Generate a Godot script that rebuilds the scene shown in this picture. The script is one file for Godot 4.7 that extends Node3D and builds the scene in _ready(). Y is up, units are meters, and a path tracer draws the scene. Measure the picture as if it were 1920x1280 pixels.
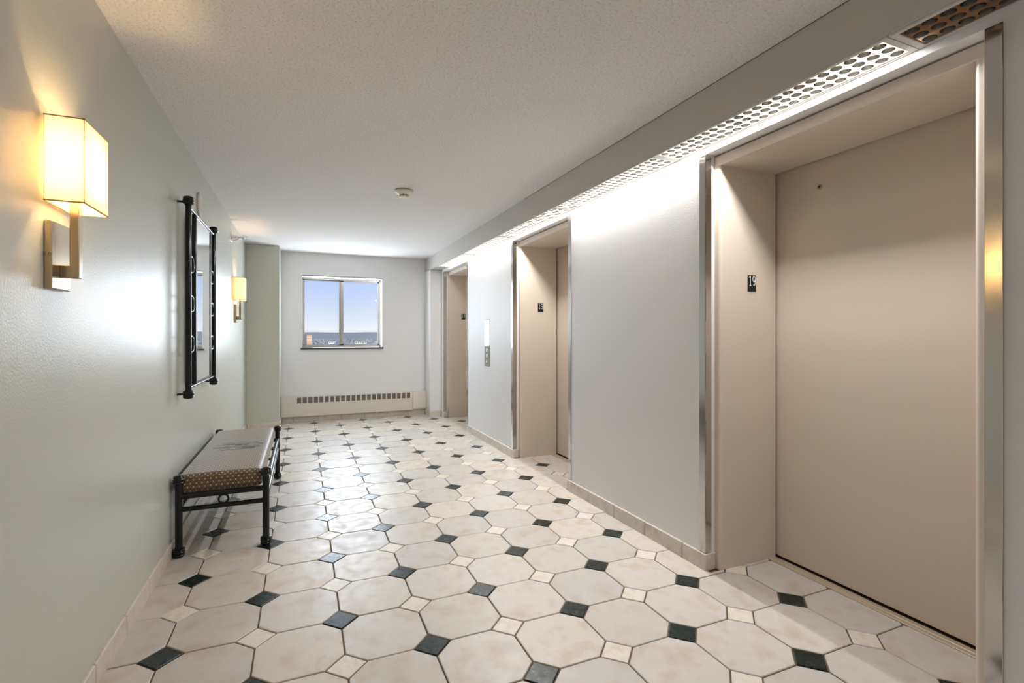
extends Node3D
# A lift lobby on a high floor. Lengths are written in floor-tile widths (U metres); x runs across, z along the lobby, y up.
const U := 0.33
# how strong each source is
const DAY := 3.8
const STRIP := 1.48
const SCONCE := 0.17
const SUN := 1.4
const SKY := 0.9
const WALL_L := -0.54
const WALL_R := 7.525
const FAR := -16.6
const REAR := 10.0
const CEIL := 7.395
const BEAM_X := 6.98
const BEAM_Y := 6.806
const HEAD := 6.69          # top of the lift openings
const FRAME_X := 7.72       # face of the lift frames
const DOOR_X := 9.02        # face of the lift doors
const OPEN := [[0.83, 4.4], [-7.09, -3.605], [-15.17, -11.7]]

var rng := RandomNumberGenerator.new()
var taken := {}
var org := Vector3.ZERO     # base of the thing being built
var M := {}

# ---------------------------------------------------------------- naming
func numbered(n: String) -> String:
	if not taken.has(n):
		taken[n] = 0
		return n
	taken[n] += 1
	return "%s_%03d" % [n, taken[n]]

func tag(o: Node, label := "", category := "", group := "", kind := "") -> Node:
	if label: o.set_meta("label", label)
	if category: o.set_meta("category", category)
	if group: o.set_meta("group", group)
	if kind: o.set_meta("kind", kind)
	return o

func thing(called: String, at: Vector3, label := "", category := "", group := "", kind := "") -> Node3D:
	var o := Node3D.new()
	o.name = numbered(called)
	add_child(o, true)
	o.position = at * U
	org = at * U
	tag(o, label, category, group, kind)
	return o

func obj(called: String, b: MB, m: Material, parent: Node = null) -> MeshInstance3D:
	var o := MeshInstance3D.new()
	o.name = numbered(called) if parent == null else called
	o.mesh = b.done(m)
	(self if parent == null else parent).add_child(o, true)
	return o

func put(called: String, mesh: Mesh, parent: Node, at: Vector3) -> MeshInstance3D:
	var o := MeshInstance3D.new()
	o.name = called
	o.mesh = mesh
	parent.add_child(o, true)
	o.position = at * U - org
	return o

func mb() -> MB:
	var b := MB.new()
	b.org = org
	return b

# ---------------------------------------------------------------- mesh builder
class MB:
	var st := SurfaceTool.new()
	var org := Vector3.ZERO
	var own_uv := false
	func _init() -> void:
		st.begin(Mesh.PRIMITIVE_TRIANGLES)
	func done(m: Material) -> ArrayMesh:
		st.set_material(m)
		return st.commit()
	func tri(a: Vector3, b: Vector3, c: Vector3, na: Vector3, nb: Vector3, nc: Vector3, ua := Vector2.ZERO, ub := Vector2.ZERO, uc := Vector2.ZERO) -> void:
		if (b - a).cross(c - a).length_squared() < 1e-14: return
		var P := [a, b, c]
		var N := [na, nb, nc]
		var T := [ua, ub, uc]
		if not own_uv:   # laid flat on the face, in metres
			var d := (na + nb + nc).abs()
			for k in 3:
				T[k] = (Vector2(P[k].x, P[k].z) if d.y >= d.x and d.y >= d.z else Vector2(P[k].z, P[k].y) if d.x >= d.z else Vector2(P[k].x, P[k].y)) * 0.33
		if (b - a).cross(c - a).dot(na + nb + nc) > 0.0:
			P = [a, c, b]
			N = [na, nc, nb]
			T = [T[0], T[2], T[1]]
		for k in 3:
			st.set_normal(N[k])
			st.set_uv(T[k])
			st.add_vertex(P[k] * 0.33 - org)
	func quad(a: Vector3, b: Vector3, c: Vector3, d: Vector3, nn: Vector3) -> void:
		tri(a, b, c, nn, nn, nn)
		tri(a, c, d, nn, nn, nn)
	func box(lo: Vector3, hi: Vector3, ch := 0.0) -> MB:
		var c := minf(ch, minf(hi.x - lo.x, minf(hi.y - lo.y, hi.z - lo.z)) * 0.45)
		var corner := func(s: Vector3, k: int) -> Vector3:   # the corner's point on the face across axis k
			var p := Vector3(hi.x if s.x > 0 else lo.x, hi.y if s.y > 0 else lo.y, hi.z if s.z > 0 else lo.z)
			for i in 3:
				if i != k: p[i] -= s[i] * c
			return p
		for k in 3:
			var u := (k + 1) % 3
			var w := (k + 2) % 3
			for sg in [-1.0, 1.0]:
				var q := []
				for e in [[-1.0, -1.0], [1.0, -1.0], [1.0, 1.0], [-1.0, 1.0]]:
					var s := Vector3.ZERO
					s[k] = sg
					s[u] = e[0]
					s[w] = e[1]
					q.append(corner.call(s, k))
				var nn := Vector3.ZERO
				nn[k] = sg
				quad(q[0], q[1], q[2], q[3], nn)
			if c > 0.0:
				for su in [-1.0, 1.0]:
					for sw in [-1.0, 1.0]:
						var a := Vector3.ZERO
						a[u] = su
						a[w] = sw
						var b := a
						a[k] = -1.0
						b[k] = 1.0
						var nn := Vector3.ZERO
						nn[u] = su
						nn[w] = sw
						quad(corner.call(a, u), corner.call(b, u), corner.call(b, w), corner.call(a, w), nn.normalized())
		if c > 0.0:
			for sx in [-1.0, 1.0]:
				for sy in [-1.0, 1.0]:
					for sz in [-1.0, 1.0]:
						var s := Vector3(sx, sy, sz)
						var nn := s.normalized()
						tri(corner.call(s, 0), corner.call(s, 1), corner.call(s, 2), nn, nn, nn)
		return self
	# profile: points (radius, height) turned round the axis through at
	func lathe(at: Vector3, axis: Vector3, profile: Array, seg := 20, smooth := false) -> MB:
		var y := axis.normalized()
		var x := (Vector3.RIGHT if absf(y.x) < 0.8 else Vector3.UP).cross(y).normalized()
		var z := x.cross(y)
		for i in profile.size() - 1:
			var a: Vector2 = profile[i]
			var b: Vector2 = profile[i + 1]
			var t := (b - a).normalized()
			var m := Vector2(t.y, -t.x)
			var ma := m
			var mm := m
			if smooth:
				if i > 0:
					var t0: Vector2 = (a - profile[i - 1]).normalized()
					ma = (m + Vector2(t0.y, -t0.x)).normalized()
				if i < profile.size() - 2:
					var t1: Vector2 = (profile[i + 2] - b).normalized()
					mm = (m + Vector2(t1.y, -t1.x)).normalized()
			for s in seg:
				var r0 := x * cos(TAU * s / seg) + z * sin(TAU * s / seg)
				var r1 := x * cos(TAU * (s + 1) / seg) + z * sin(TAU * (s + 1) / seg)
				var p00 := at + r0 * a.x + y * a.y
				var p01 := at + r1 * a.x + y * a.y
				var p10 := at + r0 * b.x + y * b.y
				var p11 := at + r1 * b.x + y * b.y
				tri(p00, p10, p11, r0 * ma.x + y * ma.y, r0 * mm.x + y * mm.y, r1 * mm.x + y * mm.y)
				tri(p00, p11, p01, r0 * ma.x + y * ma.y, r1 * mm.x + y * mm.y, r1 * ma.x + y * ma.y)
		return self
	func rod(a: Vector3, b: Vector3, r: float, seg := 16) -> MB:
		var h := (b - a).length()
		return lathe(a, b - a, [Vector2(0, 0), Vector2(r * 0.9, 0), Vector2(r, r * 0.1), Vector2(r, h - r * 0.1), Vector2(r * 0.9, h), Vector2(0, h)], seg)
	func torus(at: Vector3, axis: Vector3, r: float, t: float, seg := 32, ring := 8, wide := 1.0) -> MB:
		var y := axis.normalized()
		var x := (Vector3.RIGHT if absf(y.x) < 0.8 else Vector3.UP).cross(y).normalized()
		var z := x.cross(y)
		var f := func(i: int, k: int) -> Array:
			var d := x * cos(TAU * i / seg) + z * sin(TAU * i / seg) * wide
			var nn := d.normalized() * cos(TAU * k / ring) + y * sin(TAU * k / ring)
			return [at + d * r + nn * t, nn]
		for i in seg:
			for k in ring:
				var a = f.call(i, k)
				var b = f.call(i + 1, k)
				var c = f.call(i + 1, k + 1)
				var d = f.call(i, k + 1)
				tri(a[0], b[0], c[0], a[1], b[1], c[1])
				tri(a[0], c[0], d[0], a[1], c[1], d[1])
		return self
	# polygon in (x, z) raised from y0 to y1, the upper rim bevelled when the outline is convex
	func slab(poly: PackedVector2Array, y0: float, y1: float, bevel := 0.0, mid := Vector2.ZERO) -> MB:
		var P := poly
		if Geometry2D.is_polygon_clockwise(P):
			P = P.duplicate()
			P.reverse()
		var k := P.size()
		var top := P
		var convex := true
		for i in k:
			if (P[(i + 1) % k] - P[i]).cross(P[(i + 2) % k] - P[(i + 1) % k]) < -1e-7: convex = false
		if bevel > 0.0 and convex:
			top = PackedVector2Array()
			for i in k:
				var e0 := (P[i] - P[(i + k - 1) % k]).normalized()
				var e1 := (P[(i + 1) % k] - P[i]).normalized()
				var n0 := Vector2(-e0.y, e0.x)
				var n1 := Vector2(-e1.y, e1.x)
				var d := 1.0 + n0.dot(n1)
				top.append(P[i] + (n0 + n1) * (bevel / maxf(d, 0.35)))
		else:
			bevel = 0.0
		var idx := Geometry2D.triangulate_polygon(top)
		for i in range(0, idx.size(), 3):
			var q := []
			for e in 3: q.append(Vector3(top[idx[i + e]].x, y1, top[idx[i + e]].y))
			tri(q[0], q[1], q[2], Vector3.UP, Vector3.UP, Vector3.UP)
		for i in k:
			var j := (i + 1) % k
			var e := (P[j] - P[i]).normalized()
			var out := Vector3(e.y, 0, -e.x)
			quad(Vector3(P[i].x, y0, P[i].y), Vector3(P[j].x, y0, P[j].y), Vector3(P[j].x, y1 - bevel, P[j].y), Vector3(P[i].x, y1 - bevel, P[i].y), out)
			if bevel > 0.0:
				quad(Vector3(P[i].x, y1 - bevel, P[i].y), Vector3(P[j].x, y1 - bevel, P[j].y), Vector3(top[j].x, y1, top[j].y), Vector3(top[i].x, y1, top[i].y), (out + Vector3.UP).normalized())
		return self
	# outline in the (a, b) plane swept along a straight line
	func extrude(pts: Array, a: Vector3, b: Vector3, along: Vector3) -> MB:
		var poly := PackedVector2Array(pts)
		var idx := Geometry2D.triangulate_polygon(poly)
		var w := -1.0 if Geometry2D.is_polygon_clockwise(poly) else 1.0
		var at := func(p: Vector2) -> Vector3: return a * p.x + b * p.y
		for i in range(0, idx.size(), 3):
			var q := []
			for e in 3: q.append(at.call(poly[idx[i + e]]))
			var d := along.normalized()
			tri(q[0], q[1], q[2], -d, -d, -d)
			tri(q[0] + along, q[1] + along, q[2] + along, d, d, d)
		for i in poly.size():
			var p := poly[i]
			var r := poly[(i + 1) % poly.size()]
			var e := (r - p).normalized()
			var nn: Vector3 = (a * e.y - b * e.x).normalized() * w
			quad(at.call(p), at.call(r), at.call(r) + along, at.call(p) + along, nn)
		return self

func V(x: float, y: float, z: float) -> Vector3: return Vector3(x, y, z)
func V2(x: float, y: float) -> Vector2: return Vector2(x, y)

# ---------------------------------------------------------------- materials
func noise(size: int, freq: float, sd: int, type := FastNoiseLite.TYPE_SIMPLEX_SMOOTH, oct := 3) -> FastNoiseLite:
	var f := FastNoiseLite.new()
	f.noise_type = type
	f.frequency = freq
	f.seed = sd
	f.fractal_octaves = oct
	return f

func ntex(size: int, freq: float, sd: int, ramp: Array = [], normal := 0.0, type := FastNoiseLite.TYPE_SIMPLEX_SMOOTH, oct := 3) -> NoiseTexture2D:
	var t := NoiseTexture2D.new()
	t.width = size
	t.height = size
	t.seamless = true
	t.seamless_blend_skirt = 0.04
	t.noise = noise(size, freq, sd, type, oct)
	if ramp.size():
		var g := Gradient.new()
		g.offsets = PackedFloat32Array()
		g.colors = PackedColorArray()
		var off := PackedFloat32Array()
		var col := PackedColorArray()
		for r in ramp:
			off.append(r[0])
			col.append(r[1])
		g.offsets = off
		g.colors = col
		t.color_ramp = g
	if normal > 0.0:
		t.as_normal_map = true
		t.bump_strength = normal
	return t

func mat(called: String, c: Color, rough := 0.5, metal := 0.0, spec := 0.5) -> StandardMaterial3D:
	var m := StandardMaterial3D.new()
	m.resource_name = called
	m.albedo_color = c
	m.roughness = rough
	m.metallic = metal
	m.metallic_specular = spec
	M[called] = m
	return m

func world_map(m: StandardMaterial3D, per_metre: float) -> void:
	m.uv1_scale = Vector3.ONE * per_metre

func g(v: int) -> Color: return Color8(v, v, v)

func materials() -> void:
	var stipple := ntex(1024, 0.045, 11, [], 3.0, FastNoiseLite.TYPE_SIMPLEX_SMOOTH, 3)
	var popcorn := ntex(1024, 0.10, 5, [], 8.0, FastNoiseLite.TYPE_SIMPLEX_SMOOTH, 3)
	var speck := ntex(512, 0.09, 6, [[0.0, g(212)], [0.35, g(246)], [1.0, g(255)]])
	for w in [["sage_paint", Color8(197, 198, 188), 0.36], ["white_paint", Color8(233, 232, 232), 0.5], ["beam_paint", Color8(198, 193, 186), 0.6]]:
		var m := mat(w[0], w[1], w[2])
		if w[0] == "beam_paint": continue
		m.normal_enabled = true
		m.normal_texture = stipple
		m.normal_scale = 0.2
		world_map(m, 2.0)
	var c := mat("popcorn_ceiling", Color8(249, 247, 245), 0.95, 0.0, 0.3)
	c.normal_enabled = true
	c.normal_texture = popcorn
	c.normal_scale = 0.7
	c.albedo_texture = speck
	world_map(c, 1.5)
	var patches := ntex(1024, 0.006, 21, [[0.0, Color8(226, 210, 188)], [0.3, Color8(236, 229, 218)], [0.5, Color8(241, 238, 232)], [0.75, Color8(239, 235, 228)], [1.0, Color8(230, 219, 202)]], 0.0, FastNoiseLite.TYPE_SIMPLEX_SMOOTH, 6)
	var wear := ntex(512, 0.02, 23, [[0.0, g(84)], [0.5, g(104)], [1.0, g(140)]], 0.0, FastNoiseLite.TYPE_SIMPLEX_SMOOTH, 5)
	for k in 4:
		var m := mat("cream_tile_%d" % k, [Color8(221, 218, 216), Color8(215, 212, 208), Color8(223, 218, 212), Color8(210, 208, 207)][k], 1.0, 0.0, 0.6)
		m.albedo_texture = patches
		m.roughness_texture = wear
		world_map(m, [0.83, 0.71, 0.95, 0.77][k])
	var dark := ntex(512, 0.02, 31, [[0.0, Color8(10, 18, 17)], [0.5, Color8(20, 34, 31)], [0.8, Color8(28, 44, 40)], [1.0, Color8(56, 66, 62)]], 0.0, FastNoiseLite.TYPE_SIMPLEX_SMOOTH, 5)
	var d := mat("green_slate_tile", Color.WHITE, 1.0, 0.0, 0.45)
	d.albedo_texture = dark
	d.roughness_texture = ntex(512, 0.03, 32, [[0.0, g(62)], [0.6, g(78)], [1.0, g(120)]])
	world_map(d, 2.3)
	var s := mat("small_cream_tile", Color8(240, 236, 229), 1.0, 0.0, 0.6)
	s.albedo_texture = patches
	s.roughness_texture = wear
	world_map(s, 1.9)
	var gr := mat("grout", Color8(116, 100, 84), 0.8)
	gr.albedo_texture = ntex(256, 0.05, 41, [[0.0, g(200)], [1.0, g(255)]])
	world_map(gr, 4.0)
	mat("skirting_tile", Color8(226, 221, 216), 0.35)
	M.skirting_tile.albedo_texture = patches
	world_map(M.skirting_tile, 1.1)
	mat("steel_trim", Color8(200, 198, 194), 0.13, 1.0)
	mat("taupe_enamel", Color8(216, 203, 187), 0.4)
	mat("taupe_door", Color8(208, 194, 177), 0.42)
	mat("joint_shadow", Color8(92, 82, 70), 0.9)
	mat("dark_gap", Color8(18, 16, 14), 0.8)
	mat("sill_metal", Color8(214, 202, 180), 0.4, 0.6)
	mat("iron", Color8(8, 12, 11), 0.35, 0.0, 0.3)
	mat("ring_steel", Color8(120, 122, 120), 0.22, 1.0)
	M.iron.clearcoat_enabled = true
	M.iron.clearcoat = 0.4
	M.iron.clearcoat_roughness = 0.1
	mat("mirror_glass", Color8(240, 243, 242), 0.02, 1.0)
	mat("brushed_nickel", Color8(188, 170, 142), 0.24, 1.0)
	mat("chrome", Color8(225, 225, 225), 0.12, 1.0)
	var sh := mat("lamp_shade", Color8(252, 248, 240), 0.9)
	sh.backlight_enabled = true
	sh.backlight = Color(1, 0.985, 0.95)
	var weave := ntex(512, 0.25, 61, [[0.0, g(236)], [1.0, g(255)]])
	sh.albedo_texture = weave
	world_map(sh, 3.0)
	var bulb := mat("bulb", Color(1, 0.9, 0.75))
	bulb.emission_enabled = true
	bulb.emission = Color(1.0, 0.84, 0.62)
	bulb.emission_energy_multiplier = 4.0
	var tube := mat("fluorescent_tube", Color(1, 1, 1))
	tube.emission_enabled = true
	tube.emission = Color(1.0, 0.95, 0.88)
	tube.emission_energy_multiplier = 8.0
	mat("dead_tube", Color8(220, 220, 216), 0.3)
	mat("lamp_housing", Color8(205, 203, 199), 0.5)
	mat("lamp_reflector", Color8(235, 234, 230), 0.5)
	mat("cell_chrome", Color8(196, 194, 190), 0.25, 1.0)
	var web := mat("lit_web", Color8(245, 243, 240), 0.5)  # lit copy of the louvre web, lamp glow put in as emission
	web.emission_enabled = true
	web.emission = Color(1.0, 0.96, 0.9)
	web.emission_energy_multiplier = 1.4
	mat("unlit_web", Color8(158, 118, 82), 0.14, 1.0)  # same louvre unlit, its warm reflections put into a bronze colour
	mat("anodised_frame", Color8(176, 170, 163), 0.4, 0.3)
	mat("white_reveal", Color8(238, 237, 234), 0.5)
	mat("dark_stone", Color8(70, 68, 68), 0.35)
	var pane := mat("window_pane", Color(1, 1, 1, 0.04), 0.02, 0.0, 0.3)
	pane.transparency = BaseMaterial3D.TRANSPARENCY_ALPHA
	mat("heater_enamel", Color8(222, 215, 204), 0.4)
	mat("vent_grey", Color8(132, 126, 120), 0.5)
	mat("black_plate", Color8(12, 12, 12), 0.35)
	mat("white_print", Color8(228, 228, 224), 0.5)
	mat("steel_plate", Color8(190, 190, 188), 0.1, 1.0)
	mat("button_pale", Color8(240, 240, 236), 0.3)  # plain pale button colour
	mat("detector_plastic", Color8(232, 226, 214), 0.45)
	mat("disc_plastic", Color8(206, 200, 188), 0.5)
	mat("hazed_tree_crown", Color8(112, 120, 120), 0.95)  # distance haze mixed into the base colour of trees and ridge
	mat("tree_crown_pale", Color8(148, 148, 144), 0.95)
	mat("hazed_ground", Color8(128, 134, 134), 0.95)  # distance haze mixed into the base grey
	mat("brick_facade", Color8(212, 176, 152), 0.8)
	mat("pale_facade", Color8(228, 226, 220), 0.8)
	mat("roof_grey", Color8(120, 124, 128), 0.8)
	mat("facade_glass", Color8(70, 84, 104), 0.3)
	M.fabric = fabric()

# brown woven cloth with rows of small cream drops, and a worn dark patch that has lost its shine
func fabric() -> StandardMaterial3D:
	var W := 512
	var H := 1536
	var im := Image.create(W, H, false, Image.FORMAT_RGB8)
	var coat := Image.create(W, H, false, Image.FORMAT_L8)
	var s := noise(0, 0.05, 72)
	var f := noise(0, 0.3, 71)
	var px := W / 1.85          # pixels per tile width
	for y in H:
		for x in W:
			var a := x / px
			var b := y / px
			var row := floorf(b / 0.062)
			var u := fposmod(a + (0.043 if int(row) % 2 else 0.0), 0.086) - 0.043
			var v := fposmod(b, 0.062) - 0.031
			var drop := absf(u) * 1.25 + absf(v) * 0.9 + u * 0.35 < 0.0165
			var thread := 0.88 + 0.12 * f.get_noise_2d(x, y * 3.0)
			var c := Color8(226, 212, 182) if drop else Color8(122, 98, 62)
			if not drop and absf(u) > 0.032 and absf(v) > 0.014: c = Color8(66, 58, 46)
			var shine := 1.0 if drop else 0.9
			if absf(v) > 0.02 or (not drop and absf(u) < 0.025): shine = 0.5
			var p := V2((x / 512.0 - 0.53) / 0.26, (y / 1536.0 - 0.52) / 0.085)
			if p.length() < 1.0 and s.get_noise_2d(x * 0.12, y * 0.55) + (1.0 - p.length()) * 0.3 > 0.16:
				shine = 0.0
				thread *= 0.22
			im.set_pixel(x, y, Color(c.r * thread, c.g * thread, c.b * thread))
			coat.set_pixel(x, y, Color(shine, shine, shine))
	var m := mat("patterned_cloth", Color.WHITE, 0.8, 0.0, 0.3)
	m.albedo_texture = ImageTexture.create_from_image(im)
	m.clearcoat_enabled = true
	m.clearcoat = 1.0
	m.clearcoat_roughness = 0.4
	m.rim_enabled = true
	m.rim = 0.6
	m.rim_tint = 0.0
	m.clearcoat_texture = ImageTexture.create_from_image(coat)
	return m

# ---------------------------------------------------------------- camera, sky and light
func view() -> void:
	var cam := Camera3D.new()
	cam.name = "camera"
	add_child(cam)
	cam.position = V(1.535, 3.791, 6.959) * U
	cam.rotation.y = -0.401
	cam.near = 0.05
	cam.far = 20000.0
	cam.projection = Camera3D.PROJECTION_FRUSTUM
	# focal length 926.2 px, horizon at row 628 of 1280
	cam.size = 1280.0 / 926.2 * cam.near
	cam.frustum_offset = Vector2(0.0, (627.9 - 640.0) / 926.2 * cam.near)
	var e := Environment.new()
	e.tonemap_mode = Environment.TONE_MAPPER_LINEAR
	e.tonemap_exposure = 1.23
	e.background_mode = Environment.BG_SKY
	e.sdfgi_enabled = true
	e.ssao_enabled = true
	e.ssil_enabled = true
	var sky := ProceduralSkyMaterial.new()
	sky.sky_top_color = Color(0.3, 0.51, 1.0).linear_to_srgb()
	sky.sky_horizon_color = Color(1.0, 1.0, 1.0)
	sky.sky_curve = 0.05
	sky.ground_horizon_color = Color8(200, 208, 214)
	sky.ground_bottom_color = Color8(120, 124, 124)
	sky.sky_energy_multiplier = SKY
	e.sky = Sky.new()
	e.sky.sky_material = sky
	var we := WorldEnvironment.new()
	we.name = "environment"
	we.environment = e
	add_child(we)
	var sun := DirectionalLight3D.new()
	sun.name = "sun"
	sun.light_energy = SUN
	sun.light_color = Color(1.0, 0.96, 0.9)
	sun.light_angular_distance = 0.5
	sun.sky_mode = DirectionalLight3D.SKY_MODE_LIGHT_ONLY
	sun.shadow_enabled = true
	add_child(sun)
	sun.look_at_from_position(Vector3.ZERO, Vector3(-0.75, -0.6, -0.55))
	# daylight coming in at the window
	var day := AreaLight3D.new()
	day.name = "window_daylight"
	day.area_size = Vector2(2.95, 3.0) * U
	day.light_energy = DAY
	day.light_color = Color(0.9, 0.95, 1.0)
	day.area_range = 30.0
	day.shadow_enabled = true
	add_child(day)
	day.position = V(3.4, 4.8, FAR - 0.48) * U
	day.rotation.y = PI

# ---------------------------------------------------------------- the room
func room() -> void:
	org = Vector3.ZERO
	floor_tiles()
	var b := mb().box(V(WALL_L - 0.6, CEIL, FAR - 0.9), V(9.6, CEIL + 0.6, REAR + 0.6))
	tag(obj("ceiling", b, M.popcorn_ceiling), "off-white popcorn ceiling over the whole lobby", "ceiling", "", "structure")
	b = mb().box(V(WALL_L - 0.6, -0.4, FAR - 0.9), V(WALL_L, CEIL, REAR + 0.6))
	tag(obj("wall_left", b, M.sage_paint), "long grey-green painted wall with the mirror and sconces", "wall", "", "structure")
	b = mb().box(V(WALL_L, 0.0, FAR), V(0.675, CEIL, -15.2), 0.02)
	tag(obj("pillar", b, M.sage_paint), "olive-grey boxed-out corner left of the window", "pillar", "", "structure")
	b = mb().box(V(6.99, 0.0, FAR), V(WALL_R, BEAM_Y, -15.64), 0.02)
	tag(obj("pillar", b, M.white_paint), "narrow white pier at the far end of the lift wall", "pillar", "", "structure")
	# the far wall round its window
	b = mb()
	b.box(V(WALL_L - 0.6, -0.4, FAR - 0.9), V(1.5, CEIL, FAR))
	b.box(V(4.975, -0.4, FAR - 0.9), V(9.6, CEIL, FAR))
	b.box(V(1.5, -0.4, FAR - 0.9), V(4.975, 3.2, FAR))
	b.box(V(1.5, 6.41, FAR - 0.9), V(4.975, CEIL, FAR))
	tag(obj("wall_far", b, M.white_paint), "pale wall at the far end with the window", "wall", "", "structure")
	b = mb().box(V(WALL_L - 0.6, -0.4, REAR), V(9.6, CEIL, REAR + 0.6))
	tag(obj("wall_back", b, M.white_paint), "plain pale wall closing the lobby behind the camera", "wall", "", "structure")
	# the lift wall between and over its three openings
	b = mb()
	b.box(V(WALL_R, -0.4, FAR), V(9.35, CEIL, OPEN[2][0]))
	b.box(V(WALL_R, -0.4, OPEN[2][1]), V(9.35, CEIL, OPEN[1][0]))
	b.box(V(WALL_R, -0.4, OPEN[1][1]), V(9.35, CEIL, OPEN[0][0]))
	b.box(V(WALL_R, -0.4, OPEN[0][1]), V(9.35, CEIL, REAR))
	for o in OPEN: b.box(V(WALL_R, HEAD, o[0]), V(9.35, CEIL, o[1]))
	b.box(V(9.35, -0.4, FAR), V(9.6, CEIL, REAR))
	tag(obj("wall_right", b, M.white_paint), "pale grey wall with the three lift openings", "wall", "", "structure")
	# boxed beam that carries the strip lights
	b = mb()
	b.box(V(BEAM_X, BEAM_Y, FAR), V(BEAM_X + 0.05, CEIL, -5.15), 0.006)
	b.box(V(BEAM_X, BEAM_Y, -5.147), V(BEAM_X + 0.05, CEIL, REAR), 0.006)
	tag(obj("beam", b, M.beam_paint), "face board of the boxed beam along the ceiling above the lifts", "beam", "", "structure")
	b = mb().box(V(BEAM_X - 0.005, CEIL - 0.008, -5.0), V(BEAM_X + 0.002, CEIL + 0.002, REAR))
	obj("joint_shadow_strip", b, M.joint_shadow, get_node("beam"))  # dark strip painting the shadow line where beam meets ceiling
	b = mb().box(V(BEAM_X + 0.052, BEAM_Y + 0.003, FAR), V(WALL_R, BEAM_Y + 0.05, -14.37))
	tag(obj("beam", b, M.beam_paint), "flat underside of the beam beyond the last strip light", "beam", "", "structure")
	skirtings()
	for k in 3: lift(k)
	window()

func floor_tiles() -> void:
	var f := thing("floor", V(0, -0.02, 0), "cream octagon tile floor with dark green insets", "floor", "", "structure")
	var b := mb().box(V(WALL_L - 0.3, -0.4, FAR - 0.3), V(9.6, -0.018, REAR + 0.3))
	obj("grout_bed", b, M.grout, f)
	# outline of the tiled floor, with the three lift recesses
	var edge := PackedVector2Array([V2(WALL_L + 0.005, FAR), V2(WALL_L + 0.005, REAR - 0.01), V2(WALL_R + 0.01, REAR - 0.01)])
	for o in OPEN:
		for p in [V2(WALL_R + 0.01, o[1] - 0.17), V2(8.80, o[1] - 0.17), V2(8.80, o[0] + 0.1), V2(WALL_R + 0.01, o[0] + 0.1)]: edge.append(p)
	edge.append(V2(WALL_R + 0.01, FAR))
	rng.seed = 7
	var cut := 0.232
	var gap := 0.009
	for i in range(-1, 10):
		for j in range(-17, 10):
			var c := V2(i + 0.5, j + 0.5)
			var h := 0.5 - gap
			var k := cut - gap * 0.42
			var oct := PackedVector2Array([c + V2(-h + k, -h), c + V2(h - k, -h), c + V2(h, -h + k), c + V2(h, h - k), c + V2(h - k, h), c + V2(-h + k, h), c + V2(-h, h - k), c + V2(-h, -h + k)])
			var lift := rng.randf_range(-0.003, 0.003)
			for p in Geometry2D.intersect_polygons(oct, edge):
				if area(p) > 0.004:
					obj("floor_tile", mb().slab(p, -0.03, lift, 0.008), M["cream_tile_%d" % rng.randi_range(0, 3)], f)
	for i in range(-1, 10):
		for j in range(-17, 10):
			var c := V2(i, j)
			var r := cut - gap * 1.42
			var dia := PackedVector2Array([c + V2(r, 0), c + V2(0, r), c + V2(-r, 0), c + V2(0, -r)])
			for p in Geometry2D.intersect_polygons(dia, edge):
				if area(p) > 0.002:
					var green := posmod(i + j, 2) == 0
					obj("green_inset_tile" if green else "cream_inset_tile", mb().slab(p, -0.03, rng.randf_range(-0.003, 0.002), 0.006), M.green_slate_tile if green else M.small_cream_tile, f)

func area(p: PackedVector2Array) -> float:
	var s := 0.0
	for i in p.size(): s += p[i].cross(p[(i + 1) % p.size()])
	return absf(s) * 0.5

func skirt_run(parent: Node, axis: int, from: float, to: float, joint: float, face: float, back: float) -> void:
	# tiles 1 wide, their joints where joint + whole number falls; axis 2 runs along z with its face at x = face, axis 0 along x with its face at z = face
	var cuts := [from]
	var k := ceilf(from - joint) + joint
	while k < to - 0.02:
		if k > from + 0.02: cuts.append(k)
		k += 1.0
	cuts.append(to)
	for i in cuts.size() - 1:
		var a: float = cuts[i] + 0.006
		var b: float = cuts[i + 1] - 0.006
		var lo := V(minf(face, back), -0.01, a)
		var hi := V(maxf(face, back), 0.265, b)
		if axis == 0:
			lo = V(a, -0.01, minf(face, back))
			hi = V(b, 0.265, maxf(face, back))
		obj("baseboard_tile", mb().box(lo, hi, 0.012), M.skirting_tile, parent)

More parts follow.
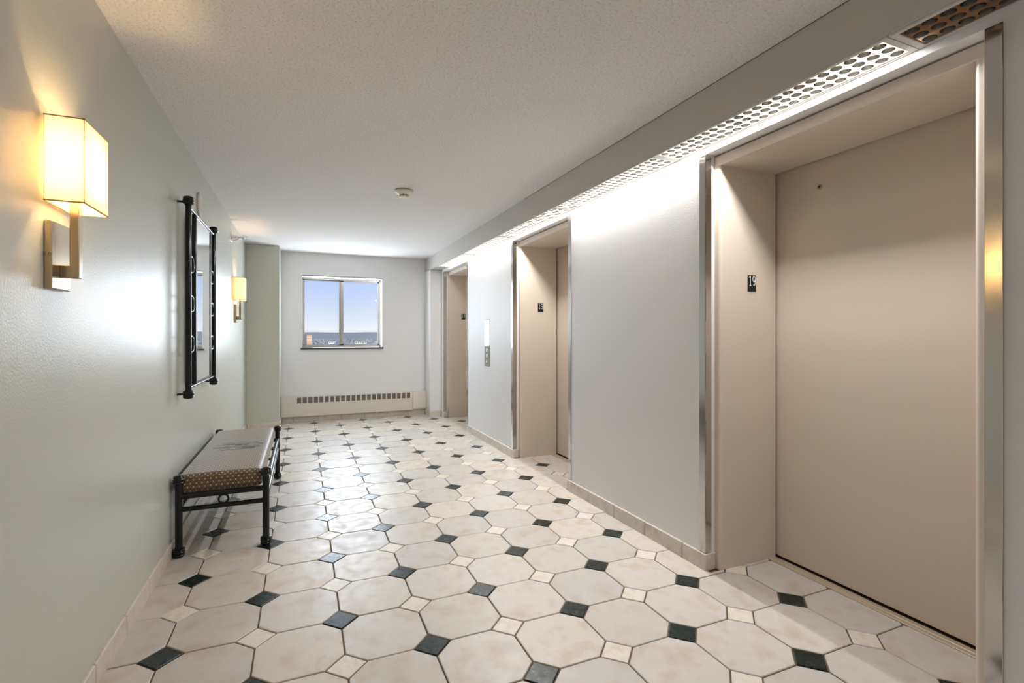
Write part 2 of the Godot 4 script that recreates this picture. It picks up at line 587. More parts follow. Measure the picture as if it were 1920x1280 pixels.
func skirtings() -> void:
	var s := thing("baseboard_left", V(WALL_L, 0, -5), "cream tile skirting along the grey-green wall", "skirting", "", "structure")
	skirt_run(s, 2, -15.17, REAR, 0.34, WALL_L + 0.036, WALL_L - 0.01)
	skirt_run(s, 0, WALL_L + 0.04, 0.71, 0.0, -15.164, -15.21)
	skirt_run(s, 2, FAR, -15.17, 0.3, 0.711, 0.665)
	s = thing("baseboard_far", V(3.8, 0, FAR), "tile skirting under the long wall heater", "skirting", "", "structure")
	skirt_run(s, 0, 0.72, 6.96, 0.15, FAR + 0.036, FAR - 0.01)
	s = thing("baseboard_right", V(WALL_R, 0, -5), "cream tile skirting at the foot of the lift wall", "skirting", "", "structure")
	var x := WALL_R - 0.036
	skirt_run(s, 2, OPEN[2][1] + 0.0, OPEN[1][0], -8.09, x, WALL_R + 0.01)
	skirt_run(s, 2, OPEN[1][1], OPEN[0][0] + 0.036, 0.33, x, WALL_R + 0.01)
	skirt_run(s, 2, OPEN[0][1], REAR, 0.36, x, WALL_R + 0.01)
	skirt_run(s, 2, -15.6, OPEN[2][0] + 0.036, 0.9, x, WALL_R + 0.01)
	skirt_run(s, 0, 6.955, WALL_R - 0.04, 0.5, -15.604, -15.65)
	skirt_run(s, 2, FAR, -15.61, 0.5, 6.954, 7.0)
	for o in OPEN: # the short returns into the lift recesses
		obj("baseboard_tile", mb().box(V(WALL_R - 0.032, -0.01, o[0] - 0.01), V(FRAME_X - 0.005, 0.265, o[0] + 0.036), 0.01), M.skirting_tile, s)
		obj("baseboard_tile", mb().box(V(WALL_R - 0.032, -0.01, o[1] - 0.036), V(FRAME_X - 0.005, 0.265, o[1] + 0.01), 0.01), M.skirting_tile, s)

func lift(k: int) -> void:
	var a: float = OPEN[k][0]
	var b: float = OPEN[k][1]
	var which: String = ["nearest the camera", "middle", "farthest"][k]
	var d := thing("door_%d" % (k + 1), V(8.5, 0, (a + b) * 0.5), "taupe lift door, %s of the three" % which, "lift door", "", "structure")
	var r := 0.05
	# jambs with a rounded nose, and the head between them
	for s in [[a, 1.0, 0.115], [b, -1.0, 0.19]]:
		var z: float = s[0]
		var t: float = s[1]
		var wd: float = s[2]
		var pts := [V2(FRAME_X, z), V2(FRAME_X, z + t * (wd - r))]
		for q in range(1, 6):
			var w := q / 6.0 * PI / 2
			pts.append(V2(FRAME_X + r - r * cos(w), z + t * (wd - r + r * sin(w))))
		pts.append(V2(FRAME_X + r, z + t * wd))
		pts.append(V2(8.975, z + t * wd))
		pts.append(V2(8.975, z))
		obj("door_jamb", mb().extrude(pts, Vector3.RIGHT, Vector3.BACK, Vector3.UP * 6.535), M.taupe_enamel, d)
	obj("door_head", mb().box(V(FRAME_X + 0.002, 6.53, a), V(8.975, HEAD, b), 0.012), M.taupe_enamel, d)
	obj("door_panel", mb().box(V(DOOR_X, 0.03, a - 0.05), V(DOOR_X + 0.15, 6.62, b + 0.05), 0.005), M.taupe_door, d)
	obj("painted_door_void", mb().box(V(DOOR_X + 0.16, 0.0, a - 0.0), V(DOOR_X + 0.3, HEAD, b)), M.dark_gap, d)  # near-black slab painting the darkness of the void behind the door
	# grooved sill
	var s := mb().box(V(8.808, -0.05, a + 0.11), V(8.895, 0.004, b - 0.185), 0.004)
	s.box(V(8.90, -0.05, a + 0.11), V(8.992, 0.004, b - 0.185), 0.004)
	s.box(V(8.89, -0.05, a + 0.11), V(8.91, -0.006, b - 0.185))
	obj("door_sill", s, M.sill_metal, d)
	# key escutcheon high on the door
	var kz := a + 0.87
	var e := mb().lathe(V(DOOR_X, 6.12, kz), Vector3.LEFT, [V2(0.04, -0.01), V2(0.04, 0.008), V2(0.03, 0.014), V2(0.02, 0.014)], 20)
	var es := obj("escutcheon", e, M.brushed_nickel, d)
	obj("keyhole", mb().lathe(V(DOOR_X, 6.12, kz), Vector3.LEFT, [V2(0.021, -0.01), V2(0.021, 0.009), V2(0.0, 0.009)], 16), M.dark_gap, es)
	# brushed steel angles on both corners of the wall
	for c in [[a, -1.0], [b, 1.0]]:
		var z: float = c[0]
		var t: float = c[1]
		var n := k * 2 + (1 if t < 0 else 2)
		var z0 := minf(z, z + t * 0.12)
		org = Vector3.ZERO
		var tr := mb()
		tr.box(V(WALL_R - 0.016, 0.27, z0 - (0.016 if t > 0 else 0.0)), V(WALL_R + 0.002, HEAD + 0.01, z0 + 0.12 + (0.016 if t < 0 else 0.0)), 0.004)
		tr.box(V(WALL_R - 0.012, 0.27, z - (0.016 if t > 0 else 0.0)), V(WALL_R + 0.12, HEAD - 0.002, z + (0.016 if t < 0 else 0.0)), 0.004)
		tag(obj("trim_%d" % n, tr, M.steel_trim), "brushed steel corner angle on the %s side of the %s lift opening" % ["window" if t < 0 else "camera", ["nearest", "middle", "farthest"][k]], "trim", "", "structure")

func window() -> void:
	var w := thing("window_1", V(3.24, 3.2, FAR - 0.5), "two-light sliding aluminium window looking out over the town", "window", "", "structure")
	var x0 := 1.5
	var x1 := 4.975
	var y0 := 3.2
	var y1 := 6.41
	var zf := FAR - 0.5
	var b := mb()
	b.box(V(x0, y1 - 0.03, zf - 0.1), V(x1, y1 - 0.002, FAR + 0.012), 0.004)
	b.box(V(x0 + 0.002, y0, zf - 0.1), V(x0 + 0.03, y1, FAR + 0.012), 0.004)
	b.box(V(x1 - 0.03, y0, zf - 0.1), V(x1 - 0.002, y1, FAR + 0.012), 0.004)
	obj("window_reveal", b, M.white_reveal, w)
	b = mb().box(V(x0 - 0.03, y0 - 0.04, zf - 0.1), V(x1 + 0.03, y0 + 0.035, FAR + 0.09), 0.012)
	obj("window_sill", b, M.dark_stone, w)
	# outer frame
	var f := 0.075
	b = mb()
	b.box(V(x0 + 0.03, y0 + 0.035, zf - 0.2), V(x0 + 0.03 + f * 0.5, y1 - 0.03, zf), 0.006)
	b.box(V(x1 - 0.03 - f * 0.8, y0 + 0.035, zf - 0.2), V(x1 - 0.03, y1 - 0.03, zf), 0.006)
	b.box(V(x0 + 0.03, y1 - 0.03 - f, zf - 0.2), V(x1 - 0.03, y1 - 0.03, zf), 0.006)
	b.box(V(x0 + 0.03, y0 + 0.035, zf - 0.2), V(x1 - 0.03, y0 + 0.035 + f, zf), 0.006)
	obj("window_frame", b, M.anodised_frame, w)
	# two sashes, the right one in front
	for k in 2:
		var a := x0 + 0.06 if k == 0 else 3.17
		var e := 3.19 if k == 0 else x1 - 0.08
		var z := zf - (0.13 if k == 0 else 0.05)
		var s := 0.06 if k == 0 else 0.085
		var c := y0 + 0.1
		var d := y1 - 0.1
		b = mb()
		b.box(V(a, c, z - 0.06), V(a + (s if k == 0 else 0.115), d, z), 0.006)
		b.box(V(e - (0.1 if k == 0 else s), c, z - 0.06), V(e, d, z), 0.006)
		b.box(V(a, c, z - 0.06), V(e, c + s, z), 0.006)
		b.box(V(a, d - s * 0.8, z - 0.06), V(e, d, z), 0.006)
		var sash := obj("window_sash", b, M.anodised_frame, w)
		b = mb()
		var zp := z - 0.03
		b.quad(V(a + s, c + s, zp), V(e - s, c + s, zp), V(e - s, d - s * 0.8, zp), V(a + s, d - s * 0.8, zp), Vector3.BACK)
		obj("window_pane", b, M.window_pane, sash)

# ---------------------------------------------------------------- strip lights in the beam
func strip_light(z0: float, z1: float, lit: float, label: String) -> void:
	var t := thing("strip_light", V(7.26, BEAM_Y, (z0 + z1) * 0.5), label, "ceiling light", "louvred strip lights in the beam")
	var y := BEAM_Y
	z0 += 0.004
	z1 -= 0.004
	var b := mb()
	b.box(V(BEAM_X + 0.012, y - 0.006, z0), V(7.035, y + 0.02, z1), 0.004)
	b.box(V(7.487, y - 0.006, z0), V(WALL_R - 0.004, y + 0.02, z1), 0.004)
	b.box(V(7.035, y - 0.004, z0), V(7.487, y + 0.02, z0 + 0.07), 0.003)
	b.box(V(7.035, y - 0.004, z1 - 0.07), V(7.487, y + 0.02, z1), 0.003)
	obj("lamp_flange", b, M.lamp_housing, t)
	b = mb()
	b.box(V(7.03, y + 0.02, z0 + 0.06), V(7.036, y + 0.42, z1 - 0.06))
	b.box(V(7.486, y + 0.02, z0 + 0.06), V(7.492, y + 0.42, z1 - 0.06))
	b.box(V(7.03, y + 0.42, z0 + 0.06), V(7.492, y + 0.44, z1 - 0.06))
	b.box(V(7.03, y + 0.02, z0 + 0.06), V(7.492, y + 0.42, z0 + 0.066))
	b.box(V(7.03, y + 0.02, z1 - 0.066), V(7.492, y + 0.42, z1 - 0.06))
	obj("lamp_housing", b, M.lamp_reflector, t)
	for x in [7.17, 7.35]:
		obj("lamp_tube", mb().rod(V(x, y + 0.3, z0 + 0.1), V(x, y + 0.3, z1 - 0.1), 0.042), M.fluorescent_tube if lit > 0.0 else M.dead_tube, t)
	# louvre: a web of round holes, each with its reflector cell
	var n := int(round((z1 - z0 - 0.14) / 0.152))
	var dz := (z1 - z0 - 0.14) / n
	var dx := (7.487 - 7.035) / 3.0
	var r := 0.062
	b = mb()
	var o0 := org
	org = Vector3.ZERO
	var cell := mb().lathe(Vector3.ZERO, Vector3.UP, [V2(0.05, 0.11), V2(0.052, 0.08), V2(0.056, 0.045), V2(0.06, 0.015), V2(r, 0.0)], 20, true).done(M.cell_chrome)
	org = o0
	for i in 3:
		for k in n:
			var c := V(7.035 + dx * (i + 0.5), y + 0.006, z0 + 0.07 + dz * (k + 0.5))
			for s in 16:
				var pt := func(e: int) -> Vector3:
					var w := TAU * e / 16.0
					return c + V(cos(w), 0, sin(w)) * r
				var sq := func(e: int) -> Vector3:
					var w := TAU * e / 16.0
					var m := maxf(absf(cos(w)), absf(sin(w)))
					return c + V(cos(w) / m * dx * 0.5, 0.003, sin(w) / m * dz * 0.5)
				b.quad(pt.call(s), pt.call(s + 1), sq.call(s + 1), sq.call(s), Vector3.DOWN)
			put("louver_cell", cell, t, c)
	obj("louver_web", b, M.lit_web if lit > 0.0 else M.unlit_web, t)
	if lit > 0.0:
		var a := AreaLight3D.new()
		a.name = "strip_light_glow"
		a.area_size = Vector2(0.03, z1 - z0 - 0.2) * U
		a.light_energy = STRIP * lit
		a.light_color = Color(1.0, 0.995, 0.992)
		a.area_range = 20.0
		a.shadow_enabled = true
		t.add_child(a, true)
		a.position = V(7.464, y - 0.012, (z0 + z1) * 0.5) * U - org
		a.rotation = Vector3(-PI / 2, 0, 0)

# ---------------------------------------------------------------- wall sconces
func sconce(zc: float, label: String) -> void:
	var t := thing("wall_sconce", V(WALL_L, 4.2, zc), label, "wall lamp", "shaded wall sconces on the grey-green wall")
	var back := obj("back_plate", mb().box(V(WALL_L - 0.002, 4.2, zc - 0.19), V(-0.483, 4.8, zc + 0.19), 0.008), M.brushed_nickel, t)
	obj("screw", mb().lathe(V(-0.512, 4.5, zc + 0.19), Vector3.BACK, [V2(0.022, -0.004), V2(0.022, 0.008), V2(0.014, 0.014), V2(0.006, 0.008), V2(0, 0.008)], 14), M.brushed_nickel, back)
	var b := mb()
	b.box(V(-0.486, 4.31, zc - 0.04), V(-0.345, 4.425, zc + 0.04), 0.006)
	b.box(V(-0.415, 4.31, zc - 0.041), V(-0.344, 5.08, zc + 0.041), 0.006)
	obj("arm", b, M.brushed_nickel, t)
	b = mb()
	var x0 := -0.505
	var x1 := -0.225
	var y0 := 4.945
	var y1 := 5.69
	var h := 0.285
	var e := 0.006
	b.box(V(x0, y0, zc - h), V(x0 + e, y1, zc + h))
	b.box(V(x1 - e, y0, zc - h), V(x1, y1, zc + h))
	b.box(V(x0 + e, y0, zc - h), V(x1 - e, y1, zc - h + e))
	b.box(V(x0 + e, y0, zc + h - e), V(x1 - e, y1, zc + h))
	var sh := obj("lamp_shade", b, M.lamp_shade, t)
	b = mb()
	for y in [y0, y1 - 0.012]:
		b.box(V(x0 - 0.002, y, zc - h - 0.002), V(x0 + 0.008, y + 0.012, zc + h + 0.002))
		b.box(V(x1 - 0.008, y, zc - h - 0.002), V(x1 + 0.002, y + 0.012, zc + h + 0.002))
		b.box(V(x0, y, zc - h - 0.002), V(x1, y + 0.012, zc - h + 0.008))
		b.box(V(x0, y, zc + h - 0.008), V(x1, y + 0.012, zc + h + 0.002))
	obj("shade_rim", b, M.shade_rim, sh)
	obj("socket", mb().lathe(V(-0.38, 5.06, zc), Vector3.UP, [V2(0, 0), V2(0.04, 0), V2(0.045, 0.02), V2(0.045, 0.1), V2(0.03, 0.12), V2(0, 0.12)], 16), M.white_print, t)
	obj("bulb", mb().lathe(V(-0.38, 5.18, zc), Vector3.UP, [V2(0.0, 0.0), V2(0.03, 0.0), V2(0.036, 0.03), V2(0.065, 0.09), V2(0.078, 0.14), V2(0.07, 0.19), V2(0.045, 0.225), V2(0, 0.24)], 18, true), M.bulb, t)
	var l := OmniLight3D.new()
	l.name = "sconce_glow"
	l.light_color = Color(1.0, 0.83, 0.6)
	l.light_energy = SCONCE
	l.light_size = 0.02
	l.omni_range = 12.0
	l.omni_attenuation = 2.0
	l.shadow_enabled = true
	t.add_child(l, true)
	l.position = V(-0.38, 5.31, zc) * U - org

# ---------------------------------------------------------------- mirror on the left wall
func collar(c: Vector3, up: float, r: float) -> Array:
	return [c, Vector3.UP * up, [V2(0, 0), V2(r * 0.62, 0), V2(r * 0.62, 0.02), V2(r * 0.92, 0.025), V2(r, 0.04), V2(r * 0.9, 0.055), V2(r, 0.07), V2(r, 0.095), V2(r * 0.9, 0.11), V2(r, 0.125), V2(r * 0.86, 0.15), V2(r * 0.5, 0.165), V2(0, 0.17)]]

func mirror() -> void:
	var zn := -3.57
	var zf := -6.33
	var x := -0.37
	var t := thing("wall_mirror", V(WALL_L, 2.65, (zn + zf) * 0.5), "tall wall mirror hung between black posts with ring details", "mirror")
	for z in [zn, zf]:
		obj("post", mb().rod(V(x, 2.78, z), V(x, 6.16, z), 0.048, 20), M.iron, t)
		var a := collar(V(x, 6.14, z), 1.0, 0.09)
		obj("finial", mb().lathe(a[0], a[1], a[2], 24), M.iron, t)
		a = collar(V(x, 2.80, z), -1.0, 0.09)
		obj("finial", mb().lathe(a[0], a[1], a[2], 24), M.iron, t)
	for y in [6.12, 2.83]:
		obj("rail", mb().rod(V(x, y, zn - 0.02), V(x, y, zf + 0.02), 0.024), M.iron, t)
	var b := mb()
	b.box(V(-0.41, 2.85, -4.19), V(-0.338, 6.10, -4.10), 0.008)
	b.box(V(-0.41, 2.85, -5.80), V(-0.338, 6.10, -5.71), 0.008)
	b.box(V(-0.41, 2.85, -5.75), V(-0.345, 2.90, -4.15), 0.006)
	b.box(V(-0.41, 6.05, -5.75), V(-0.345, 6.10, -4.15), 0.006)
	obj("mirror_frame", b, M.iron, t)
	obj("mirror_glass", mb().box(V(-0.39, 2.86, -5.73), V(-0.352, 6.09, -4.17), 0.003), M.mirror_glass, t)
	for z in [zn - 0.265, zf + 0.265]:
		for y in [5.1, 4.37, 3.62]:
			obj("ring", mb().torus(V(x, y, z), Vector3.RIGHT, 0.255, 0.013, 40, 8, 0.58), M.ring_steel, t)
	for z in [zn, zf]:
		for y in [6.2, 2.72]:
			obj("wall_bracket", mb().rod(V(WALL_L - 0.01, y, z), V(x, y, z), 0.02, 12), M.iron, t)

# ---------------------------------------------------------------- bench
func bench() -> void:
	var t := thing("bench", V(0.26, 0, -5.25), "low black iron bench with a patterned brown seat pad", "bench")
	var xs := [-0.41, 0.925]
	var zs := [-3.03, -7.47]
	for x in xs:
		for z in zs:
			var leg := obj("leg", mb().rod(V(x, 0.03, z), V(x, 1.28, z), 0.057, 20), M.iron, t)
			var a := collar(V(x, 1.235, z), 1.0, 0.088)
			obj("finial", mb().lathe(a[0], a[1], a[2], 24), M.iron, leg)
			a = collar(V(x, 0.17, z), -1.0, 0.095)
			obj("foot", mb().lathe(a[0], a[1], a[2], 24), M.iron, leg)
	for y in [[1.03, 0.05], [0.805, 0.042]]:
		for x in xs: obj("rail", mb().rod(V(x, y[0], zs[0]), V(x, y[0], zs[1]), y[1]), M.iron, t)
		for z in zs: obj("rail", mb().rod(V(xs[0], y[0], z), V(xs[1], y[0], z), y[1]), M.iron, t)
	for z in zs: obj("ring", mb().torus(V(0.255, 0.912, z), Vector3.BACK, 0.075, 0.017, 28, 8), M.iron, t)
	for z in [-4.2, -5.25, -6.3]: obj("slat", mb().box(V(xs[0], 1.02, z - 0.05), V(xs[1], 1.06, z + 0.05), 0.006), M.iron, t)
	# seat pad: a rounded box, slightly crowned
	var lo := V(-0.45, 1.055, -7.44)
	var hi := V(0.865, 1.375, -3.05)
	var r := 0.085
	var b := mb()
	b.own_uv = true
	var c := (lo + hi) * 0.5
	var h := (hi - lo) * 0.5
	var shape := func(q: Vector3) -> Array:   # q on the surface of the unit cube
		var p := q * h
		var inner := p.clamp(-(h - Vector3.ONE * r), h - Vector3.ONE * r)
		var n := (p - inner).normalized() if (p - inner).length() > 1e-6 else q
		var s := inner + n * r
		var m := (1.0 - pow(absf(q.x), 4.0)) * (1.0 - pow(absf(q.z), 8.0))
		if q.y > 0.0: s.y += 0.035 * m
		var down := h.y - s.y
		var u := Vector2(s.x, s.z)
		if absf(q.x) > 0.999: u.x += signf(q.x) * down
		if absf(q.z) > 0.999: u.y += signf(q.z) * down
		return [c + s, n, Vector2(u.x / 1.85 + 0.5, u.y / (1.85 * 3.0) + 0.5)]
	var N := [14, 8, 36]
	for k in 3:
		var u := (k + 1) % 3
		var w := (k + 2) % 3
		for sg in [-1.0, 1.0]:
			for i in N[u]:
				for j in N[w]:
					var q := []
					for e in [[0, 0], [1, 0], [1, 1], [0, 1]]:
						var p := Vector3.ZERO
						p[k] = sg
						var ga: float = -1.0 + 2.0 * (i + e[0]) / N[u]
						var gb: float = -1.0 + 2.0 * (j + e[1]) / N[w]
						# finer towards the edges
						p[u] = sin(ga * PI / 2)
						p[w] = sin(gb * PI / 2)
						q.append(shape.call(p))
					b.tri(q[0][0], q[1][0], q[2][0], q[0][1], q[1][1], q[2][1], q[0][2], q[1][2], q[2][2])
					b.tri(q[0][0], q[2][0], q[3][0], q[0][1], q[2][1], q[3][1], q[0][2], q[2][2], q[3][2])
	obj("seat_pad", b, M.patterned_cloth, t)

# ---------------------------------------------------------------- small fittings
func fittings() -> void:
	var t := thing("smoke_detector", V(3.88, CEIL, -5.5), "round off-white smoke detector on the popcorn ceiling", "smoke detector")
	obj("base", mb().lathe(V(3.88, CEIL + 0.002, -5.5), Vector3.DOWN, [V2(0, 0), V2(0.225, 0), V2(0.225, 0.035), V2(0.2, 0.05), V2(0.17, 0.075), V2(0.125, 0.1), V2(0, 0.1)], 40), M.detector_plastic, t)
	obj("grille", mb().lathe(V(3.88, CEIL - 0.095, -5.5), Vector3.DOWN, [V2(0.108, 0), V2(0.108, 0.05), V2(0, 0.05)], 32), M.dark_gap, t)
	var b := mb()
	b.lathe(V(3.88, CEIL - 0.135, -5.5), Vector3.DOWN, [V2(0, 0), V2(0.118, 0), V2(0.118, 0.018), V2(0.09, 0.03), V2(0, 0.034)], 32)
	b.lathe(V(3.88, CEIL - 0.112, -5.5), Vector3.DOWN, [V2(0.1, 0), V2(0.114, 0), V2(0.114, 0.008), V2(0.1, 0.008)], 32)
	for k in 8:
		var w := TAU * k / 8.0
		b.rod(V(3.88 + cos(w) * 0.11, CEIL - 0.09, -5.5 + sin(w) * 0.11), V(3.88 + cos(w) * 0.11, CEIL - 0.15, -5.5 + sin(w) * 0.11), 0.009, 6)
	obj("cap", b, M.detector_plastic, t)

	t = thing("alarm_disc", V(WALL_L, 6.61, -5.57), "round flat off-white disc high on the wall above the mirror", "alarm")
	obj("cover", mb().lathe(V(WALL_L - 0.002, 6.61, -5.57), Vector3.RIGHT, [V2(0, 0), V2(0.275, 0), V2(0.275, 0.03), V2(0.262, 0.042), V2(0.1, 0.05), V2(0, 0.05)], 48), M.disc_plastic, t)
	for p in [V2(0.1, 0.02), V2(-0.08, 0.06), V2(-0.1, -0.07), V2(0.02, -0.12)]:
		obj("sound_hole", mb().lathe(V(WALL_L + 0.046, 6.61 + p.x, -5.57 + p.y), Vector3.RIGHT, [V2(0.012, 0), V2(0.012, 0.0045), V2(0, 0.0045)], 10), M.vent_grey, t)

	t = thing("sprinkler", V(WALL_L, 6.89, -10.95), "chrome sidewall sprinkler head above the far sconce", "sprinkler")
	var at := V(WALL_L - 0.002, 6.89, -10.95)
	obj("escutcheon", mb().lathe(at, Vector3.RIGHT, [V2(0.15, 0), V2(0.15, 0.012), V2(0.125, 0.03), V2(0.1, 0.09), V2(0.075, 0.16), V2(0.06, 0.2), V2(0, 0.2)], 28), M.chrome, t)
	b = mb()
	b.lathe(at, Vector3.RIGHT, [V2(0.035, 0.19), V2(0.035, 0.27), V2(0.022, 0.28), V2(0.022, 0.34), V2(0.03, 0.345), V2(0.03, 0.36), V2(0, 0.36)], 16)
	b.box(at + V(0.3, 0.024, -0.008), at + V(0.42, 0.036, 0.008), 0.002)
	b.box(at + V(0.3, -0.036, -0.008), at + V(0.42, -0.024, 0.008), 0.002)
	obj("nozzle", b, M.chrome, t)
	b = mb()
	b.box(at + V(0.41, -0.045, -0.05), at + V(0.42, 0.045, 0.05), 0.003)
	b.box(at + V(0.33, 0.045, -0.05), at + V(0.44, 0.054, 0.05), 0.003)
	obj("deflector", b, M.chrome, t)

	# floor numbers on the reveals of the three openings
	var where := ["lift opening nearest the camera", "middle lift opening", "farthest lift opening"]
	for k in 3:
		var z: float = OPEN[k][0] + 0.115
		t = thing("floor_sign", V(8.415, 4.52, z), "small black 19 sign on the reveal of the %s" % where[k], "sign", "19 signs in the lift openings")
		obj("sign_plate", mb().box(V(8.322, 4.515, z - 0.002), V(8.508, 4.785, z + 0.012), 0.004), M.black_plate, t)
		var one := [V2(8.352, 4.744), V2(8.376, 4.764), V2(8.376, 4.612)]
		var foot := [V2(8.352, 4.612), V2(8.4, 4.612)]
		var nine := []
		for q in 17:
			var w := TAU * q / 16.0
			nine.append(V2(8.459 + 0.03 * cos(w), 4.722 + 0.042 * sin(w)))
		for q in 9:
			var w := q / 8.0 * 2.2
			nine.append(V2(8.459 + 0.03 * cos(w), 4.722 - 0.11 * sin(minf(w, PI / 2)) + (0.03 * (w - PI / 2) if w > PI / 2 else 0.0)))
		for strokes in [[one, foot], [nine]]:
			b = mb()
			for line in strokes:
				for q in line.size() - 1:
					if (line[q + 1] - line[q]).length() > 0.001: b.rod(V(line[q].x, line[q].y, z + 0.0115), V(line[q + 1].x, line[q + 1].y, z + 0.0115), 0.0062, 8)
			obj("numeral", b, M.white_print, t)

	# call panel between the farther two openings
	t = thing("call_panel", V(WALL_R, 2.7, -9.4), "tall brushed steel lift call panel on the pale wall", "lift panel")
	var pl := obj("face_plate", mb().box(V(WALL_R - 0.016, 2.705, -9.65), V(WALL_R + 0.002, 4.325, -9.16), 0.006), M.steel_plate, t)
	obj("plate_edge", mb().box(V(WALL_R - 0.006, 2.69, -9.665), V(WALL_R + 0.002, 4.34, -9.145), 0.002), M.vent_grey, pl)
	for y in [3.25, 3.06]:
		obj("call_button", mb().lathe(V(WALL_R - 0.014, y, -9.4), Vector3.LEFT, [V2(0.07, 0), V2(0.07, 0.008), V2(0.055, 0.014), V2(0.05, 0.01), V2(0, 0.01)], 24), M.button_pale, t)
	obj("key_switch", mb().lathe(V(WALL_R - 0.014, 2.86, -9.4), Vector3.LEFT, [V2(0.035, 0), V2(0.035, 0.01), V2(0.02, 0.012), V2(0.0, 0.008)], 20), M.chrome, t)
	b = mb()
	b.torus(V(WALL_R - 0.017, 3.83, -9.4), Vector3.LEFT, 0.075, 0.006, 28, 6, 1.0)
	b.lathe(V(WALL_R - 0.014, 4.2, -9.4), Vector3.LEFT, [V2(0.02, 0), V2(0.02, 0.006), V2(0, 0.006)], 12)
	b.lathe(V(WALL_R - 0.014, 4.06, -9.4), Vector3.LEFT, [V2(0.024, 0), V2(0.024, 0.006), V2(0, 0.006)], 12)
	obj("engraving", b, M.vent_grey, t)

func heater() -> void:
	var t := thing("baseboard_heater", V(3.85, 0.24, FAR), "long cream baseboard heater with a row of vents under the window", "heater")
	var zb := FAR + 0.002
	var zf := FAR + 0.235
	var b := mb()
	# lower apron leans in; above it an upright band carries the vents
	b.extrude([V2(zb, 0.245), V2(zf - 0.045, 0.245), V2(zf - 0.03, 0.255), V2(zf, 0.77), V2(zb, 0.77)], Vector3.BACK, Vector3.UP, Vector3.RIGHT * 5.64)
	thing_part("apron", b, M.heater_enamel, t, V(0.69, 0, 0))
	b = mb()
	b.box(V(0.69, 1.075, zb), V(6.33, 1.115, zf), 0.008)
	b.box(V(0.69, 0.771, zf - 0.02), V(6.33, 0.825, zf), 0.002)
	var g0 := 1.315
	var pitch := (6.21 - g0 + 0.06) / 22.0
	b.box(V(0.69, 0.82, zf - 0.02), V(g0, 1.08, zf), 0.001)
	for k in 22:
		var x0 := g0 + pitch * k + pitch * 0.74
		b.box(V(x0, 0.82, zf - 0.02), V(g0 + pitch * (k + 1) if k < 21 else 6.33, 1.08, zf), 0.001)
	obj("vent_band", b, M.heater_enamel, t)
	for k in 22:
		b = mb()
		var x0 := g0 + pitch * k
		b.box(V(x0, 0.82, zf - 0.05), V(x0 + pitch * 0.745, 1.08, zf - 0.03))
		for s in 5: b.box(V(x0, 0.838 + s * 0.05, zf - 0.032), V(x0 + pitch * 0.745, 0.856 + s * 0.05, zf - 0.008))
		obj("vent_grille", b, M.vent_grey, t)
	b = mb()
	b.extrude([V2(zb, 0.25), V2(zf - 0.09, 0.25), V2(zf - 0.03, 0.275), V2(zf + 0.012, 0.34), V2(zf + 0.024, 0.77), V2(zf + 0.02, 1.12), V2(zf, 1.132), V2(zb, 1.132)], Vector3.BACK, Vector3.UP, Vector3.RIGHT * 0.645)
	thing_part("end_cap", b, M.heater_enamel, t, V(6.345, 0, 0))
	b = mb().box(V(0.676, 0.25, zb), V(0.692, 1.11, zf + 0.005), 0.004)
	obj("end_strip", b, M.dark_gap, t)

func thing_part(called: String, b: MB, m: Material, parent: Node, off: Vector3) -> MeshInstance3D:
	var o := obj(called, b, m, parent)
	o.position = off * U
	return o

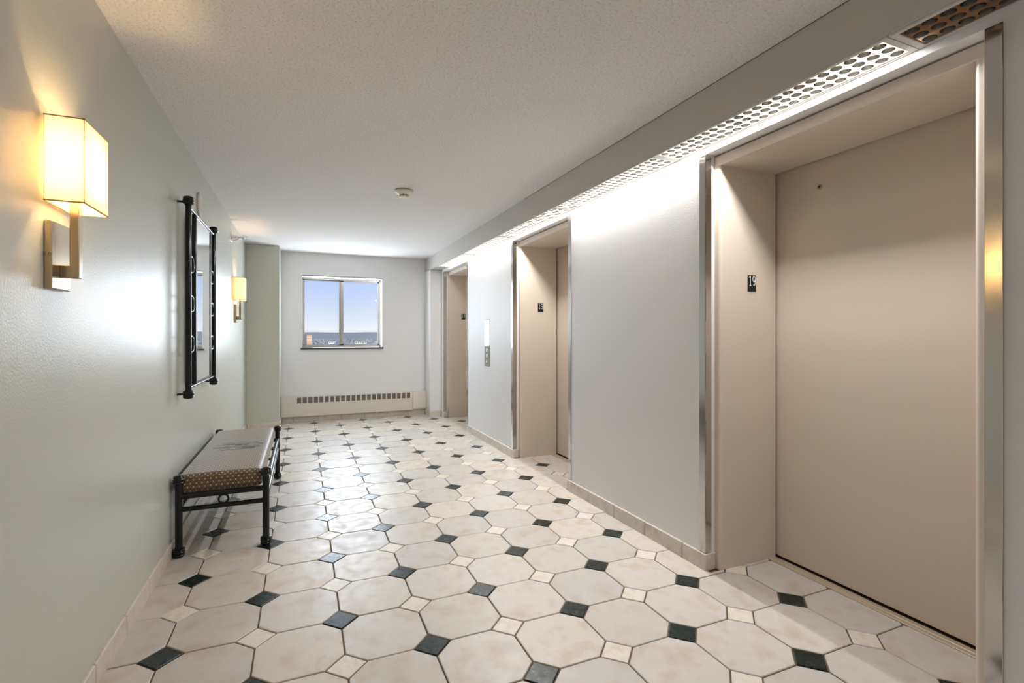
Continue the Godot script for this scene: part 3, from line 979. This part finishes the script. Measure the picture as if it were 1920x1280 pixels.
# ---------------------------------------------------------------- the view from the window (metres)
func outside() -> void:
	org = Vector3.ZERO
	var b := mb().box(Vector3(-3000, -58, -9000) / U, Vector3(5000, -55, -60) / U)
	tag(obj("ground", b, M.hazed_ground), "open ground far below the window with haze put into its grey", "ground", "", "structure")
	rng.seed = 12
	# low wooded ridge on the horizon
	b = mb()
	var f := noise(0, 0.0009, 81)
	for k in 90:
		var x0 := -2500.0 + k * 80.0
		var h := []
		for e in 2: h.append(40.0 + 10.0 * f.get_noise_1d(x0 + e * 80.0) + 2.0 * f.get_noise_1d((x0 + e * 80.0) * 9.0))
		b.quad(Vector3(x0, -56, -6200) / U, Vector3(x0 + 80, -56, -6200) / U, Vector3(x0 + 80, h[1], -7000) / U, Vector3(x0, h[0], -7000) / U, Vector3(0, 0.99, 0.12).normalized())
		b.quad(Vector3(x0, h[0], -7000) / U, Vector3(x0 + 80, h[1], -7000) / U, Vector3(x0 + 80, -56, -8000) / U, Vector3(x0, -56, -8000) / U, Vector3(0, 0.99, -0.12).normalized())
	tag(obj("hills", b, M.hazed_tree_crown), "low wooded ridge on the horizon, haze put into its grey", "hills", "", "structure")
	var crown := mb().lathe(Vector3.ZERO, Vector3.UP, [V2(0, 0), V2(12, 4), V2(17, 14), V2(13, 26), V2(5, 34), V2(0, 36)], 7, true).done(M.hazed_tree_crown)
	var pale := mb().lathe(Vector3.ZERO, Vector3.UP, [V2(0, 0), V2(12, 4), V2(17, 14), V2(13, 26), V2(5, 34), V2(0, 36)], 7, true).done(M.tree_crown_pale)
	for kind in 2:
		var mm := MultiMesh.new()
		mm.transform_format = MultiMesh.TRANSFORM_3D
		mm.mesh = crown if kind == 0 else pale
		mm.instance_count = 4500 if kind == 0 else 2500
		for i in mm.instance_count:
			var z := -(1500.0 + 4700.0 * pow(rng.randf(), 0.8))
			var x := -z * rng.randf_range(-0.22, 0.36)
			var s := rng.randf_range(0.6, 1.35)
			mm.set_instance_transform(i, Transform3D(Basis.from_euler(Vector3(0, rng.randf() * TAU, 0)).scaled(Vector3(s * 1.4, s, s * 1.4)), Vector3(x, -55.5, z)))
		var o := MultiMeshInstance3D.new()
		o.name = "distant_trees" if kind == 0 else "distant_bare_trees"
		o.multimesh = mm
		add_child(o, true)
		tag(o, "treetops below the horizon, haze put into their grey-blue" if kind == 0 else "paler bare treetops scattered through the distant view", "trees", "", "stuff")
	# one brick block at the left, small pale houses among the trees
	building("tower_block", Vector3(24, -55, -2500), Vector3(26, 57, 22), 0.5, M.brick_facade, 7, 5, "brick-coloured tower block at the left of the window view")
	building("house", Vector3(139, -55, -2700), Vector3(34, 22, 14), 0.2, M.pale_facade, 3, 2, "small white building among the trees in the left window pane")
	building("house", Vector3(292, -55, -2800), Vector3(62, 20, 16), 0.0, M.pale_facade, 5, 2, "long pale building among the trees in the right window pane")
	building("house", Vector3(372, -55, -2750), Vector3(20, 26, 14), -0.2, M.pale_facade, 2, 3, "small pale building near the right edge of the window")

func building(called: String, at: Vector3, size: Vector3, turn: float, m: Material, cols: int, rows: int, label: String, group := "") -> void:
	var t := thing(called, at / U, label, "building", group)
	t.rotation.y = turn
	org = Vector3.ZERO
	var h := size / U
	obj("facade", mb().box(V(-h.x / 2, 0, -h.z / 2), V(h.x / 2, h.y, h.z / 2)), m, t)
	obj("roof", mb().box(V(-h.x / 2 - 1, h.y, -h.z / 2 - 1), V(h.x / 2 + 1, h.y + 3, h.z / 2 + 1)), M.roof_grey, t)
	var b := mb()
	for i in cols:
		for j in rows:
			var x := -h.x / 2 + h.x * (i + 0.5) / cols
			var y := h.y * (j + 0.5) / rows
			b.box(V(x - h.x * 0.25 / cols, y - h.y * 0.2 / rows, h.z / 2 - 0.5), V(x + h.x * 0.25 / cols, y + h.y * 0.2 / rows, h.z / 2 + 0.3))
	obj("window_row", b, M.facade_glass, t)

func _ready() -> void:
	materials()
	mat("shade_rim", Color8(214, 180, 130), 0.8)
	view()
	room()
	var z := 3.84
	strip_light(3.84, 7.48, 0.0, "unlit louvred strip light nearest the camera, its unlit look painted as bronze")
	var names := ["lit louvred strip light beside the unlit one, over the nearest lift", "lit louvred strip light, second lit one from the camera, over the blank wall panel", "lit louvred strip light, third lit one from the camera, before the middle lift", "lit louvred strip light over the call panel, fourth lit one from the camera", "lit louvred strip light at the far end of the beam, over the farthest lift"]
	for k in 5:
		strip_light(z - 3.635, z, [1.0, 1.0, 1.0, 0.6, 0.2][k], names[k])
		z -= 3.635
	mirror()
	bench()
	sconce(1.22, "large glowing cream box sconce nearest the camera, left of the mirror")
	sconce(-11.75, "small-looking glowing sconce beyond the mirror, near the far corner")
	heater()
	fittings()
	outside()
